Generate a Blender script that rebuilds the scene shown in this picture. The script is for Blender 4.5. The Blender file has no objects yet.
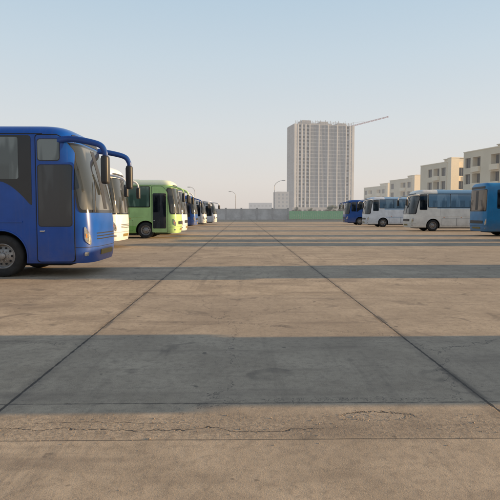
import bpy, bmesh, math, random
from mathutils import Vector, Matrix, noise
random.seed(7)
scene = bpy.context.scene
COL = scene.collection
F = 520.0; HZ = 214.0; VX = 243.0; CH = 1.5
SUN_EL = 9.6; SUN_AZ_Y = 0.008

# ------------------------------------------------------------------ node helpers
class NT:
    def __init__(s, tree):
        s.t = tree; s.n = tree.nodes; s.l = tree.links
    def val(s, sock, v):
        if v is None: return
        if isinstance(v, bpy.types.NodeSocket): s.l.new(v, sock)
        else: sock.default_value = v
    def m(s, op, a, b=None, c=None, clamp=False):
        nd = s.n.new('ShaderNodeMath'); nd.operation = op; nd.use_clamp = clamp
        s.val(nd.inputs[0], a); s.val(nd.inputs[1], b); s.val(nd.inputs[2], c)
        return nd.outputs[0]
    def noise(s, vec, scale, detail=3, rough=0.5, dist=0.0):
        nd = s.n.new('ShaderNodeTexNoise'); s.l.new(vec, nd.inputs['Vector'])
        nd.inputs['Scale'].default_value = scale; nd.inputs['Detail'].default_value = detail
        nd.inputs['Roughness'].default_value = rough; nd.inputs['Distortion'].default_value = dist
        return nd.outputs['Fac']
    def mix(s, f, a, b, mode='MIX'):
        nd = s.n.new('ShaderNodeMix'); nd.data_type = 'RGBA'; nd.blend_type = mode
        s.val(nd.inputs[0], f)
        for k, v in ((6, a), (7, b)):
            if not isinstance(v, bpy.types.NodeSocket) and len(v) == 3: v = (*v, 1)
            s.val(nd.inputs[k], v)
        return nd.outputs[2]
    def rng(s, v, a, b, c=0.0, d=1.0, smooth=True):
        nd = s.n.new('ShaderNodeMapRange'); nd.interpolation_type = 'SMOOTHSTEP' if smooth else 'LINEAR'
        s.val(nd.inputs[0], v)
        for k, x in zip((1, 2, 3, 4), (a, b, c, d)): s.val(nd.inputs[k], x)
        return nd.outputs[0]
    def xyz(s, vec):
        nd = s.n.new('ShaderNodeSeparateXYZ'); s.l.new(vec, nd.inputs[0]); return nd.outputs
    def comb(s, x, y, z):
        nd = s.n.new('ShaderNodeCombineXYZ')
        s.val(nd.inputs[0], x); s.val(nd.inputs[1], y); s.val(nd.inputs[2], z); return nd.outputs[0]
    def bump(s, h, strength, dist):
        nd = s.n.new('ShaderNodeBump'); nd.inputs['Strength'].default_value = strength
        nd.inputs['Distance'].default_value = dist; s.l.new(h, nd.inputs['Height']); return nd.outputs[0]

HAZE = (0.60, 0.575, 0.56)  # distance haze painted into far materials as an even glow
def new_mat(name):
    m = bpy.data.materials.new(name); m.use_nodes = True
    t = NT(m.node_tree); b = t.n['Principled BSDF']
    return m, t, b
def coords(t, kind='Object'):
    return t.n.new('ShaderNodeTexCoord').outputs[kind]
_mc = {}
def simple(name, col, rough=0.6, metal=0.0, var=0.12, scale=3.0, haze=0.0, coat=0.0, spec=0.5, bump=0.0):
    key = (name, col, haze)
    if key in _mc: return _mc[key]
    m, t, b = new_mat(name)
    co = coords(t)
    n = t.noise(co, scale, 3, 0.6)
    f = t.rng(n, 0.3, 0.7)
    c = t.mix(f, tuple(x*(1-var) for x in col), tuple(min(1, x*(1+var)) for x in col))
    t.l.new(c, b.inputs['Base Color'])
    b.inputs['Roughness'].default_value = rough; b.inputs['Metallic'].default_value = metal
    b.inputs['Specular IOR Level'].default_value = spec
    b.inputs['Coat Weight'].default_value = coat
    if bump: t.l.new(t.bump(n, bump, 0.02), b.inputs['Normal'])
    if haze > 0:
        e = t.n.new('ShaderNodeEmission'); e.inputs[0].default_value = (*HAZE, 1)  # constant emission stands in for haze in the air
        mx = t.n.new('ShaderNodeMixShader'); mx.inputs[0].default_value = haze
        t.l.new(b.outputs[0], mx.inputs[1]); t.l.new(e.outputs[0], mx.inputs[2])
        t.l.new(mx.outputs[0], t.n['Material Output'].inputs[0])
    _mc[key] = m
    return m

def paint(name, base, stripes=(), rough=0.32, dirt=0.5):
    if name in _mc: return _mc[name]
    m, t, b = new_mat(name)
    co = coords(t); X, Y, Z = t.xyz(co)
    n = t.noise(co, 1.7, 3, 0.6)
    c = t.mix(t.rng(n, 0.25, 0.75), tuple(x*0.86 for x in base), tuple(min(1, x*1.08) for x in base))
    X2 = t.m('MULTIPLY', X, X)
    for col, lo, hi, x0, x1 in stripes:
        def crv(k): return t.m('ADD', t.m('ADD', t.m('MULTIPLY', X, k[1]), t.m('MULTIPLY', X2, k[2])), k[0])
        a = t.m('GREATER_THAN', Z, crv(lo)); d = t.m('LESS_THAN', Z, crv(hi))
        e = t.m('GREATER_THAN', X, x0); g = t.m('LESS_THAN', X, x1)
        mk = t.m('MULTIPLY', t.m('MULTIPLY', a, d), t.m('MULTIPLY', e, g))
        c = t.mix(mk, c, col)
    dn = t.noise(co, 4.0, 5, 0.7)
    df = t.m('MULTIPLY', t.rng(Z, 1.25, 0.3), t.rng(dn, 0.25, 0.75, 0.35, 1.0))
    df = t.m('MULTIPLY', df, dirt)
    streak = t.noise(t.comb(t.m('MULTIPLY', X, 14.0), Y, t.m('MULTIPLY', Z, 0.8)), 1.0, 3, 0.6)
    df = t.m('ADD', df, t.m('MULTIPLY', t.rng(streak, 0.5, 0.8), 0.14*min(1, dirt*2)), clamp=True)
    c = t.mix(df, c, (0.20, 0.165, 0.125))
    t.l.new(c, b.inputs['Base Color'])
    t.l.new(t.m('ADD', t.m('MULTIPLY', df, 0.45), rough), b.inputs['Roughness'])
    b.inputs['Specular IOR Level'].default_value = 0.35
    b.inputs['Coat Weight'].default_value = 0.22; b.inputs['Coat Roughness'].default_value = 0.10
    wv = t.noise(co, 1.1, 1, 0.5)
    t.l.new(t.bump(wv, 0.16, 0.03), b.inputs['Normal'])
    _mc[name] = m
    return m

def glass(name, tint=(0.018, 0.022, 0.026), rough=0.06, light=None, spec=0.5):
    if name in _mc: return _mc[name]
    m, t, b = new_mat(name)
    co = coords(t); X, Y, Z = t.xyz(co)
    n = t.noise(co, 1.3, 2, 0.5)
    cur = t.noise(t.comb(t.m('MULTIPLY', X, 2.3), Y, t.m('MULTIPLY', Z, 0.5)), 1.0, 2, 0.5)
    f = t.m('MULTIPLY', t.rng(cur, 0.50, 0.56), 0.75)
    c = t.mix(f, tint, light or tuple(x*3.2 for x in tint))
    seat = t.m('LESS_THAN', t.m('ABSOLUTE', t.m('SUBTRACT', t.m('FRACT', t.m('MULTIPLY', X, 1.25)), 0.5)), 0.27)
    seat = t.m('MULTIPLY', seat, t.rng(Z, 2.72, 2.60))
    c = t.mix(t.m('MULTIPLY', seat, 0.4), c, tuple(x*0.35 for x in tint))
    t.l.new(c, b.inputs['Base Color'])
    t.l.new(t.rng(n, 0.3, 0.8, rough, rough + 0.06), b.inputs['Roughness'])
    b.inputs['IOR'].default_value = 1.5; b.inputs['Specular IOR Level'].default_value = spec
    t.l.new(t.bump(n, 0.06, 0.02), b.inputs['Normal'])
    _mc[name] = m
    return m

# ------------------------------------------------------------------ object helpers
def mesh_obj(name, verts, faces, mats, parent=None, midx=None, smooth=None, loc=None):
    me = bpy.data.meshes.new(name); me.from_pydata([tuple(v) for v in verts], [], faces)
    for mt in mats: me.materials.append(mt)
    if midx: me.polygons.foreach_set('material_index', midx)
    bm = bmesh.new(); bm.from_mesh(me); bmesh.ops.recalc_face_normals(bm, faces=bm.faces); bm.to_mesh(me); bm.free()
    if smooth is not None:
        me.polygons.foreach_set('use_smooth', [True]*len(me.polygons))
        me.set_sharp_from_angle(angle=math.radians(smooth))
    me.update()
    ob = bpy.data.objects.new(name, me); COL.objects.link(ob)
    if parent: ob.parent = parent
    if loc: ob.location = loc
    return ob
def empty(name, loc, rotz=0, **props):
    e = bpy.data.objects.new(name, None); e.empty_display_size = 0.3
    e.location = loc; e.rotation_euler = (0, 0, rotz); COL.objects.link(e)
    for k, v in props.items(): e[k] = v
    return e
class MB:
    def __init__(s): s.v = []; s.f = []; s.mi = []
    def box(s, x0, x1, y0, y1, z0, z1, mi=0, bev=0.0):
        b = len(s.v)
        if bev > 0:
            bm = bmesh.new(); bmesh.ops.create_cube(bm, size=1)
            for v in bm.verts: v.co = Vector(((x0+x1)/2+v.co.x*(x1-x0), (y0+y1)/2+v.co.y*(y1-y0), (z0+z1)/2+v.co.z*(z1-z0)))
            bmesh.ops.bevel(bm, geom=bm.edges[:], offset=bev, segments=3, affect='EDGES', profile=0.6)
            bm.verts.index_update()
            for v in bm.verts: s.v.append(tuple(v.co))
            for f in bm.faces: s.f.append([b+v.index for v in f.verts]); s.mi.append(mi)
            bm.free(); return
        s.v += [(x0,y0,z0),(x1,y0,z0),(x1,y1,z0),(x0,y1,z0),(x0,y0,z1),(x1,y0,z1),(x1,y1,z1),(x0,y1,z1)]
        for q in ((0,3,2,1),(4,5,6,7),(0,1,5,4),(1,2,6,5),(2,3,7,6),(3,0,4,7)):
            s.f.append([b+i for i in q]); s.mi.append(mi)
    def tube(s, pts, rad, n=8, mi=0, flat=1.0):
        pts = [Vector(p) for p in pts]
        if not isinstance(rad, (list, tuple)): rad = [rad]*len(pts)
        b = len(s.v); up = Vector((0.13, 0.21, 0.97)); pa = None
        for i, p in enumerate(pts):
            d = (pts[min(i+1, len(pts)-1)] - pts[max(i-1, 0)]).normalized()
            if pa is None:
                a = d.cross(up)
                if a.length < 0.1: a = d.cross(Vector((1, 0, 0)))
            else: a = pa - d*pa.dot(d)
            a.normalize(); pa = a; c = d.cross(a)
            for k in range(n):
                t = 2*math.pi*k/n
                s.v.append(tuple(p + (a*math.cos(t)*flat+c*math.sin(t))*rad[i]))
        for i in range(len(pts)-1):
            for k in range(n):
                s.f.append([b+i*n+k, b+i*n+(k+1)%n, b+(i+1)*n+(k+1)%n, b+(i+1)*n+k]); s.mi.append(mi)
        s.f.append([b+k for k in range(n)][::-1]); s.mi.append(mi)
        s.f.append([b+(len(pts)-1)*n+k for k in range(n)]); s.mi.append(mi)
    def lathe(s, prof, cx, cy, cz, n=28, mi=0, axis='y'):
        b = len(s.v)
        for r, h in prof:
            for k in range(n):
                t = 2*math.pi*k/n
                s.v.append((cx+r*math.cos(t), cy+h, cz+r*math.sin(t)) if axis == 'y' else (cx+r*math.cos(t), cy+r*math.sin(t), cz+h))
        for i in range(len(prof)-1):
            for k in range(n):
                s.f.append([b+i*n+k, b+i*n+(k+1)%n, b+(i+1)*n+(k+1)%n, b+(i+1)*n+k]); s.mi.append(mi)
    def obj(s, name, mats, parent=None, smooth=None, loc=None):
        return mesh_obj(name, s.v, s.f, mats, parent, s.mi, smooth, loc)
def catmull(P, sub=6):
    P = [Vector(p) for p in P]; Q = [P[0]*2-P[1]]+P+[P[-1]*2-P[-2]]; out = []
    for i in range(1, len(Q)-2):
        for k in range(sub):
            t = k/sub; a, b, c, d = Q[i-1:i+3]
            out.append(0.5*((2*b)+(c-a)*t+(2*a-5*b+4*c-d)*t*t+(3*b-a-3*c+d)*t*t*t))
    out.append(P[-1]); return out

# ------------------------------------------------------------------ common materials
M_RUB = simple('tyre_rubber', (0.022, 0.021, 0.02), 0.85, var=0.3, scale=6)
M_RIM = simple('steel_rim', (0.30, 0.28, 0.26), 0.5, 0.6, var=0.25, scale=9)
M_DARK = simple('dark_recess', (0.012, 0.012, 0.013), 0.8)
M_BLK = simple('black_plastic', (0.025, 0.025, 0.027), 0.45)
M_GLOSS = simple('black_glazing_border', (0.012, 0.012, 0.014), 0.12)
M_LAMP = simple('headlight_lens', (0.42, 0.44, 0.46), 0.10, 0.6, var=0.3, scale=18, coat=1.0)
M_RED = simple('tail_lens', (0.35, 0.02, 0.015), 0.25, coat=0.6)
M_ORG = simple('amber_lens', (0.65, 0.22, 0.03), 0.3, coat=0.6)
M_PLATE = simple('plate_yellow', (0.22, 0.16, 0.04), 0.5)
M_CHR = simple('chrome', (0.6, 0.6, 0.6), 0.15, 1.0)
M_GLASS = glass('tinted_glass', (0.008, 0.011, 0.016), 0.02, (0.04, 0.048, 0.055), 0.7)
M_SIDEG = glass('pale_side_glass', (0.07, 0.09, 0.09), 0.02, (0.19, 0.225, 0.22), 0.8)
M_WIND = glass('windscreen_glass', (0.03, 0.036, 0.042), 0.02, (0.13, 0.135, 0.135), 0.6)
M_BRWN = glass('painted_brown_reflection_glass', (0.11, 0.075, 0.05), 0.05, (0.22, 0.16, 0.11))  # tan reflection painted into the glass colour
M_GREENG = glass('green_tinted_glass', (0.07, 0.13, 0.10), 0.05, (0.18, 0.27, 0.21))
M_BLUEG = glass('painted_sky_reflection_glass', (0.09, 0.16, 0.23), 0.05, (0.20, 0.30, 0.38))  # reflected sky painted in as a blue base tint
M_PALEG = glass('painted_pale_sky_glass', (0.13, 0.23, 0.33), 0.05, (0.22, 0.34, 0.45))  # paler sky reflection, also put into the base colour

# ------------------------------------------------------------------ bus
WHEEL_CACHE = {}
def wheel_meshes():
    if WHEEL_CACHE: return WHEEL_CACHE
    t = MB()
    t.lathe([(0.29, -0.02), (0.31, -0.05), (0.36, -0.062), (0.43, -0.06), (0.475, -0.035), (0.497, 0.0), (0.5, 0.04),
             (0.5, 0.2), (0.497, 0.24), (0.47, 0.275), (0.3, 0.28), (0.2, 0.2)], 0, 0, 0, 40)
    o = t.obj('tyre', [M_RUB], smooth=30); WHEEL_CACHE['tyre'] = o.data; bpy.data.objects.remove(o)
    r = MB()
    r.lathe([(0.0, -0.075), (0.055, -0.075), (0.075, -0.065), (0.085, -0.02), (0.13, 0.0), (0.15, 0.005), (0.20, 0.035), (0.245, 0.05), (0.262, 0.03), (0.27, -0.03), (0.29, -0.045), (0.302, -0.04), (0.29, 0.0), (0.28, 0.1)], 0, 0, 0, 40)
    for k in range(10):
        a = 2*math.pi*k/10
        cx, cz = 0.196*math.cos(a), 0.196*math.sin(a)
        r.lathe([(0.0, 0.018), (0.026, 0.018), (0.027, 0.03)], cx, 0, cz, 10, 1)
        a += 0.31
        cx, cz = 0.12*math.cos(a), 0.12*math.sin(a)
        r.lathe([(0.0, -0.03), (0.014, -0.03), (0.014, 0.01)], cx, 0, cz, 6, 0)
    o = r.obj('rim', [M_RIM, M_DARK], smooth=30); WHEEL_CACHE['rim'] = o.data; bpy.data.objects.remove(o)
    return WHEEL_CACHE

def superpow(v, n): return math.copysign(abs(v)**(2.0/n), v)

def make_bus(front_x, near_y, heading, body_mat, label, L=11.5, H=3.5, W=1.25, lean=0.42, nose=0.7, nexp=3.8,
             win=(2.2, 3.12), ws=(1.55, 3.02), glass_mat=None, ws_mat=None, wave=True, door_style='glass', nwin=6,
             group='buses parked in a row', ac=True, arms=None, yaw=0.0, trim=None, front_over=2.0, arm_r=0.045, brow=0.5,
             first_dark=False, ws_t=0.90, door_off=0.64, door_w=0.98, mirrors=True, grille=True, hl=(0.58, 0.80), mlen=0.54, wave_gap=0.42, swoop=0.42):
    glass_mat = glass_mat or M_GLASS; ws_mat = ws_mat or M_WIND
    trim = trim or body_mat
    cx = front_x - heading*L/2
    root = empty('bus', (cx, near_y + W, 0), (0 if heading > 0 else math.pi) + math.radians(yaw),
                 label=label, category='bus', group=group)
    h = L/2; zb = 0.33; rz = 0.30; zs = H - rz; D = nose
    def prof(z):
        w = W - 0.035*max(0, (z-1.1))/2.2
        lf = lean*max(0.0, (z-1.15)/(H-1.15))**1.6 + 0.05*max(0, (0.75-z)/0.4)**2
        lr = 0.12*max(0.0, (z-1.3)/2.2)
        if z < zb+0.08: w -= 0.03*(zb+0.08-z)/0.08
        if z > zs:
            s = min(1.0, (z-zs)/rz); i = 1-math.sqrt(max(0, 1-s*s))
            w -= 0.38*i; lf += brow*i; lr += 0.30*i
        return w, h-lf, -h+lr
    def nosept(t, z):
        w, xf, xr = prof(z); th = abs(t)*math.pi/2
        y = w*superpow(math.sin(th), nexp); x = xf - D*(1-superpow(math.cos(th), nexp))
        return Vector((x, -y if t >= 0 else y, z))
    def sidept(sgn, x, z):
        w, xf, xr = prof(z)
        return Vector((x, -sgn*w, z))
    def rearpt(t, z):
        w, xf, xr = prof(z); th = abs(t)*math.pi/2
        y = w*superpow(math.sin(th), 5); x = xr + 0.35*(1-superpow(math.cos(th), 5))
        return Vector((x, -y if t >= 0 else y, z))
    zl = [zb, zb+0.03, zb+0.08, 0.55, 0.75, 0.95, 1.15, 1.5, 1.9, 2.3, 2.7, 3.0, zs-0.02] + [zs+rz*math.sin(math.radians(a)) for a in (5, 15, 25, 35, 45, 55, 65, 75, 83, 89)]
    NN = 20
    ts = [i/NN for i in range(NN+1)]
    rings = []
    for z in zl:
        w, xf, xr = prof(z)
        ring = [nosept(t, z) for t in ts]
        xs0 = xf-D; xs1 = xr+0.35
        for k in range(1, 12): ring.append(sidept(1, xs0+(xs1-xs0)*k/12, z))
        ring += [rearpt(t/6, z) for t in range(6, 0, -1)] + [rearpt(0, z)]
        ring += [rearpt(-t/6, z) for t in range(1, 7)]
        for k in range(11, 0, -1): ring.append(sidept(-1, xs0+(xs1-xs0)*k/12, z))
        ring += [nosept(-t, z) for t in ts[:0:-1]]
        rings.append(ring)
    n = len(rings[0]); V = [p for r in rings for p in r]; Fc = []
    for i in range(len(rings)-1):
        for k in range(n):
            Fc.append([i*n+k, i*n+(k+1) % n, (i+1)*n+(k+1) % n, (i+1)*n+k])
    Fc.append(list(range(n))[::-1]); b = (len(rings)-1)*n; Fc.append([b+k for k in range(n)])
    body = mesh_obj('body', V, Fc, [body_mat, M_DARK], root)
    fw = h-front_over; rw = -h+3.0
    cut = MB()
    for wx in (fw, rw):
        for sg in (1, -1):
            cut.lathe([(0.0, -0.3), (0.60, -0.3), (0.60, 0.3), (0.0, 0.3)], wx, sg*(W-0.12), 0.50, 32, 1)
    cu = cut.obj('cutter', [body_mat, M_DARK], root)
    bmc = bmesh.new(); bmc.from_mesh(cu.data); bmesh.ops.remove_doubles(bmc, verts=bmc.verts, dist=1e-5)
    bmesh.ops.recalc_face_normals(bmc, faces=bmc.faces); bmc.to_mesh(cu.data); bmc.free()
    md = body.modifiers.new('b', 'BOOLEAN'); md.operation = 'DIFFERENCE'; md.object = cu; md.solver = 'EXACT'
    dg = bpy.context.evaluated_depsgraph_get(); dg.update()
    nm = bpy.data.meshes.new_from_object(body.evaluated_get(dg)); body.modifiers.clear(); body.data = nm
    nm.polygons.foreach_set('use_smooth', [True]*len(nm.polygons)); nm.set_sharp_from_angle(angle=math.radians(32))
    bpy.data.objects.remove(cu)

    def patch(name, pf, us, lo, hi, mat, out=0.012, parent=root, nv=6, label=None):
        lo_ = lo if callable(lo) else (lambda u: lo); hi_ = hi if callable(hi) else (lambda u: hi)
        vs = []; nu = len(us); e = 0.004
        nrm = []
        for u in us:
            for j in range(nv+1):
                z = lo_(u)+(hi_(u)-lo_(u))*j/nv
                p = pf(u, z); du = pf(u+e, z)-pf(u-e, z); dz = pf(u, z+e)-pf(u, z-e)
                nn = du.cross(dz)
                if nn.length < 1e-9: nn = Vector((0, -1, 0))
                nn.normalize()
                if nn.dot(Vector((p.x*0.02 if abs(p.x) < h-1 else p.x, p.y*3, 0))) < 0: nn = -nn
                vs.append(p+nn*out); nrm.append(nn)
        fs = []
        g = lambda i, j: i*(nv+1)+j
        for i in range(nu-1):
            for j in range(nv): fs.append([g(i, j), g(i+1, j), g(i+1, j+1), g(i, j+1)])
        bord = [g(i, 0) for i in range(nu)] + [g(nu-1, j) for j in range(1, nv+1)] + [g(i, nv) for i in range(nu-2, -1, -1)] + [g(0, j) for j in range(nv-1, 0, -1)]
        b0 = len(vs)
        for q in bord: vs.append(vs[q]-nrm[q]*(out+0.01))
        m_ = len(bord)
        for k in range(m_): fs.append([bord[k], bord[(k+1) % m_], b0+(k+1) % m_, b0+k])
        o = mesh_obj(name, vs, fs, [mat], parent, smooth=40)
        if label: o['label'] = label
        return o
    def rr(u0, u1, lo, hi, r, k=1.0):
        if u0 > u1: u0, u1 = u1, u0
        ru = r/k
        ds = [0.0, 0.06, 0.2, 0.45, 0.75, 1.0]
        us = [u0+ru*d for d in ds]
        nmid = max(2, int((u1-u0-2*ru)*k/0.10))
        us += [u0+ru+(u1-u0-2*ru)*q/nmid for q in range(1, nmid)]
        us += [u1-ru*d for d in reversed(ds)]
        def trim_(u):
            d = min(u-u0, u1-u)/ru
            if d >= 1: return 0
            d = max(d, 0); return r-r*math.sqrt(max(0, 1-(1-d)**2))*0.98
        lo_ = lo if callable(lo) else (lambda u: lo); hi_ = hi if callable(hi) else (lambda u: hi)
        return us, (lambda u: lo_(u)+trim_(u)), (lambda u: hi_(u)-trim_(u))
    R_ = lambda u, z: sidept(1, u, z); L_ = lambda u, z: sidept(-1, u, z)
    kN = W*1.6
    us, lo, hi = rr(-ws_t-0.05, ws_t+0.05, ws[0]-0.07, ws[1]+0.06, 0.16, kN)
    brd = patch('windshield_border', nosept, us, lo, hi, M_GLOSS, 0.008, nv=10)
    us, lo, hi = rr(-ws_t, ws_t, ws[0], ws[1], 0.14, kN)
    wsobj = patch('windshield', nosept, us, lo, hi, ws_mat, 0.014, nv=10); brd.parent = wsobj
    patch('windshield_pillar', nosept, [-0.006, 0.0, 0.006], ws[0]+0.03, ws[1]-0.03, M_BLK, 0.02, wsobj, nv=8)
    if ws[1]+0.30 < H-0.12:
        us, lo, hi = rr(-0.45, 0.45, ws[1]+0.10, ws[1]+0.26, 0.04, kN)
        patch('destination_board', nosept, us, lo, hi, M_BLK, 0.012)
    for sg in (1, -1):
        wv = MB(); P = [nosept(0.35*sg*a, ws[0]-0.05+0.75*b)+Vector((0.05, 0, 0)) for a, b in ((1.0, 0.0), (0.8, 0.35), (0.55, 0.7), (0.4, 1.0))]
        wv.tube(P, 0.012, 6); wv.obj('windshield_wiper', [M_BLK], root)
    for sg in (1, -1):
        hm = (hl[0]+hl[1])/2
        def slant(us_, lo_, hi_):
            return us_, (lambda u: lo_(u)+0.6*(abs(u)-hm)), (lambda u: hi_(u)+1.3*(abs(u)-hm))
        us, lo, hi = slant(*rr(hl[0], hl[1], 0.80, 1.10, 0.09, kN))
        if sg < 0: us = [-u for u in us]; lo2, hi2 = (lambda u, f=lo: f(-u)), (lambda u, f=hi: f(-u))
        else: lo2, hi2 = lo, hi
        hlo = patch('headlight', nosept, us, lo2, hi2, M_LAMP, 0.02)
        patch('lamp_bulb', nosept, [sg*(hl[0]+q) for q in (0.045, 0.065, 0.085)], 0.85, 0.95, M_CHR, 0.026, hlo, nv=2)
        patch('turn_signal', nosept, [sg*(hl[0]+q) for q in (0.135, 0.155, 0.17)], 0.93, 1.03, M_ORG, 0.026, hlo, nv=2)
        us, lo, hi = rr(0.56, 0.70, 0.50, 0.59, 0.045, kN)
        if sg < 0: us = [-u for u in us]; lo2, hi2 = (lambda u, f=lo: f(-u)), (lambda u, f=hi: f(-u))
        else: lo2, hi2 = lo, hi
        patch('fog_light', nosept, us, lo2, hi2, M_LAMP, 0.015)
    if grille:
        us, lo, hi = rr(-0.34, 0.34, 0.86, 1.06, 0.06, kN)
        patch('grille', nosept, us, lo, hi, M_BLK, 0.014)
    else:
        for q in range(3):
            patch('grille_slat', nosept, [i/10*0.26 for i in range(-10, 11)], 0.88+q*0.07, 0.905+q*0.07, M_DARK, 0.005, nv=1)
    patch('license_plate', nosept, [-0.1, -0.05, 0, 0.05, 0.1], 0.5, 0.62, M_PLATE, 0.02, nv=2)
    patch('bumper_seam', nosept, [i/20 for i in range(-19, 20)], 0.70, 0.712, M_DARK, 0.004, nv=1)
    door_f = h-door_off; door_r = door_f-door_w
    for sg, pf in ((1, R_), (-1, L_)):
        x_front = (door_r-0.10) if sg > 0 else h-1.55
        x_rear = -h+0.45
        zl0, zh0 = win[0]-0.05, win[1]+0.04
        def lowf(u, zl0=zl0, xr=x_front):
            d = max(0.0, (u-(xr-0.75))/0.75)
            return zl0-(swoop*d**1.6 if wave else 0)
        us, lo, hi = rr(x_rear, x_front, lowf, zh0, 0.07)
        band = patch('window_band', pf, us, lo, hi, M_GLOSS, 0.006, nv=8)
        xe = x_front-(wave_gap if (wave and sg > 0) else 0.03)
        step = (xe-x_rear-0.05)/nwin
        for q in range(nwin):
            a = x_rear+0.05+step*q
            us, lo, hi = rr(a+0.018, a+step-0.018, win[0], win[1], 0.05)
            patch('side_window', pf, us, lo, hi, M_GLASS if (first_dark and q == nwin-1) else glass_mat, 0.013, nv=3)
        x = fw-0.78
        for q in range(3):
            w_ = 1.25
            us, lo, hi = rr(x-w_-0.012, x+0.012, 0.468, 1.132, 0.045)
            patch('hatch_seam', pf, us, lo, hi, M_DARK, 0.004, nv=3)
            us, lo, hi = rr(x-w_, x, 0.48, 1.12, 0.04)
            patch('luggage_hatch', pf, us, lo, hi, body_mat, 0.009, nv=3)
            x -= w_+0.03
        patch('engine_grille', pf, [rw-0.85-0.3*q for q in range(5)][::-1], 0.75, 1.25, M_BLK, 0.008, nv=2)
        for q in range(5):
            xx = fw-1.0-q*1.5
            if abs(xx-rw) < 0.7: continue
            patch('marker_light', pf, [xx, xx+0.04, xx+0.09], 1.19, 1.23, M_ORG, 0.014, nv=1)
        patch('side_molding', pf, [x_rear-0.1+0.5*q for q in range(int((x_front-x_rear)/0.5)+1)], 1.30, 1.335, trim, 0.014, nv=1)
        patch('panel_seam', pf, [fw-0.64, fw-0.637, fw-0.634], 1.36, win[0]-0.5 if sg > 0 else win[0]-0.06, M_DARK, 0.003, nv=2)
        patch('roof_gutter', pf, [x_rear-0.1+0.5*q for q in range(int((x_front-x_rear)/0.5)+2)], zh0+0.03, zh0+0.045, M_DARK, 0.006, nv=1)
    zt = win[1]+0.06
    def dpf(u, z):
        x = u
        w, xf, xr = prof(z); x0 = xf-D
        if x <= x0: return Vector((x, -w, z))
        cc = min(0.985, max(0, (x-x0)/D)); s_ = (1-cc**nexp)**(1/nexp)
        return Vector((x, -w*s_, z))
    def dtop(u, off=0.0):
        k = max(0.0, (u-(door_f-0.40))/0.40)
        return zt-off-0.42*k**1.5
    dus = [door_r+(door_f-door_r)*i/18 for i in range(1, 18)]
    us, lo, hi = rr(door_r, door_f, 0.36, lambda u: dtop(u), 0.07)
    patch_seal = patch('door_seal', dpf, sorted(set(us+dus)), lo, hi, M_DARK, 0.017, nv=12)
    us, lo, hi = rr(door_r+0.022, door_f-0.022, 0.385, lambda u: dtop(u, 0.022), 0.06)
    door = patch('door', dpf, sorted(set(us+[q for q in dus if door_r+0.03 < q < door_f-0.03])), lo, hi, body_mat, 0.024, nv=14)
    patch_seal.parent = door
    if door_style == 'glass':
        for z0, z1, xe in ((1.20, 2.66, 0.05), (2.74, zt-0.1, 0.32)):
            us, lo, hi = rr(door_r+0.05, door_f-xe, z0, z1, 0.07)
            patch('door_window_seal', dpf, sorted(set(us+[q for q in dus if door_r+0.15 < q < door_f-xe-0.08])), lo, hi, M_BLK, 0.029, door, nv=8)
            us, lo, hi = rr(door_r+0.068, door_f-xe-0.018, z0+0.018, z1-0.018, 0.06)
            patch('door_window', dpf, sorted(set(us+[q for q in dus if door_r+0.16 < q < door_f-xe-0.1])), lo, hi, M_GLASS if z0 < 2 else M_SIDEG, 0.034, door, nv=8)
    else:
        us, lo, hi = rr(door_r+0.06, door_f-0.1, 0.62, zt-0.45, 0.07)
        patch('door_window', dpf, sorted(set(us+[q for q in dus if door_r+0.15 < q < door_f-0.2])), lo, hi, M_GLASS, 0.032, door, nv=10)
    hb = MB(); hb.box(door_r+0.09, door_r+0.2, -W-0.06, -W-0.03, 1.08, 1.11, 0, 0.008); hb.obj('handle', [M_CHR], door, 40)
    us, lo, hi = rr(h-1.48, h-0.82, 1.85, win[1], 0.08)
    patch('driver_window', L_, us, lo, hi, M_GLASS, 0.012, nv=5)
    us, lo, hi = rr(-0.62, 0.62, 2.1, 3.0, 0.1, kN)
    patch('rear_window', rearpt, us, lo, hi, glass_mat, 0.012)
    for sg in (1, -1):
        patch('tail_light', rearpt, [sg*q for q in (0.52, 0.57, 0.62, 0.66)], 0.85, 1.5, M_RED, 0.015)
    for wx in (fw, rw):
        for sg in (1, -1):
            A = MB(); P = []
            for k in range(0, 25):
                a = math.radians(-14+208*k/24)
                zz = 0.50+0.615*math.sin(a)
                P.append((wx+0.615*math.cos(a), -sg*(prof(max(zz, zb))[0]), max(zz, zb+0.01)))
            A.tube(P, 0.020, 6); A.obj('wheel_arch', [trim], root, 50)
            wl = empty('wheel', (wx, -sg*(W-0.07), 0.5), 0 if sg > 0 else math.pi); wl.parent = root
            for part, me in wheel_meshes().items():
                o = bpy.data.objects.new(part, me); COL.objects.link(o); o.parent = wl
    ch = MB(); ch.box(-h+0.5, h-0.7, -W+0.45, W-0.45, 0.24, 0.36, 0)
    for wx in (fw, rw): ch.tube([(wx, -W+0.2, 0.5), (wx, W-0.2, 0.5)], 0.07, 8)
    ch.obj('chassis', [M_DARK], root)
    if ac:
        a = MB(); a.box(-1.7, 1.2, -0.85, 0.85, H-0.06, H+0.17, 0, 0.08)
        for q in range(4): a.box(-1.5+q*0.65, -1.02+q*0.65, -0.6, 0.6, H+0.17, H+0.185, 1)
        a.obj('air_conditioner', [trim, M_BLK], root, 40)
    rv = MB(); rv.box(h-3.2, h-2.5, -0.35, 0.35, H-0.03, H+0.05, 0, 0.02); rv.obj('roof_hatch', [trim], root, 40)
    arm = arms or trim
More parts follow.
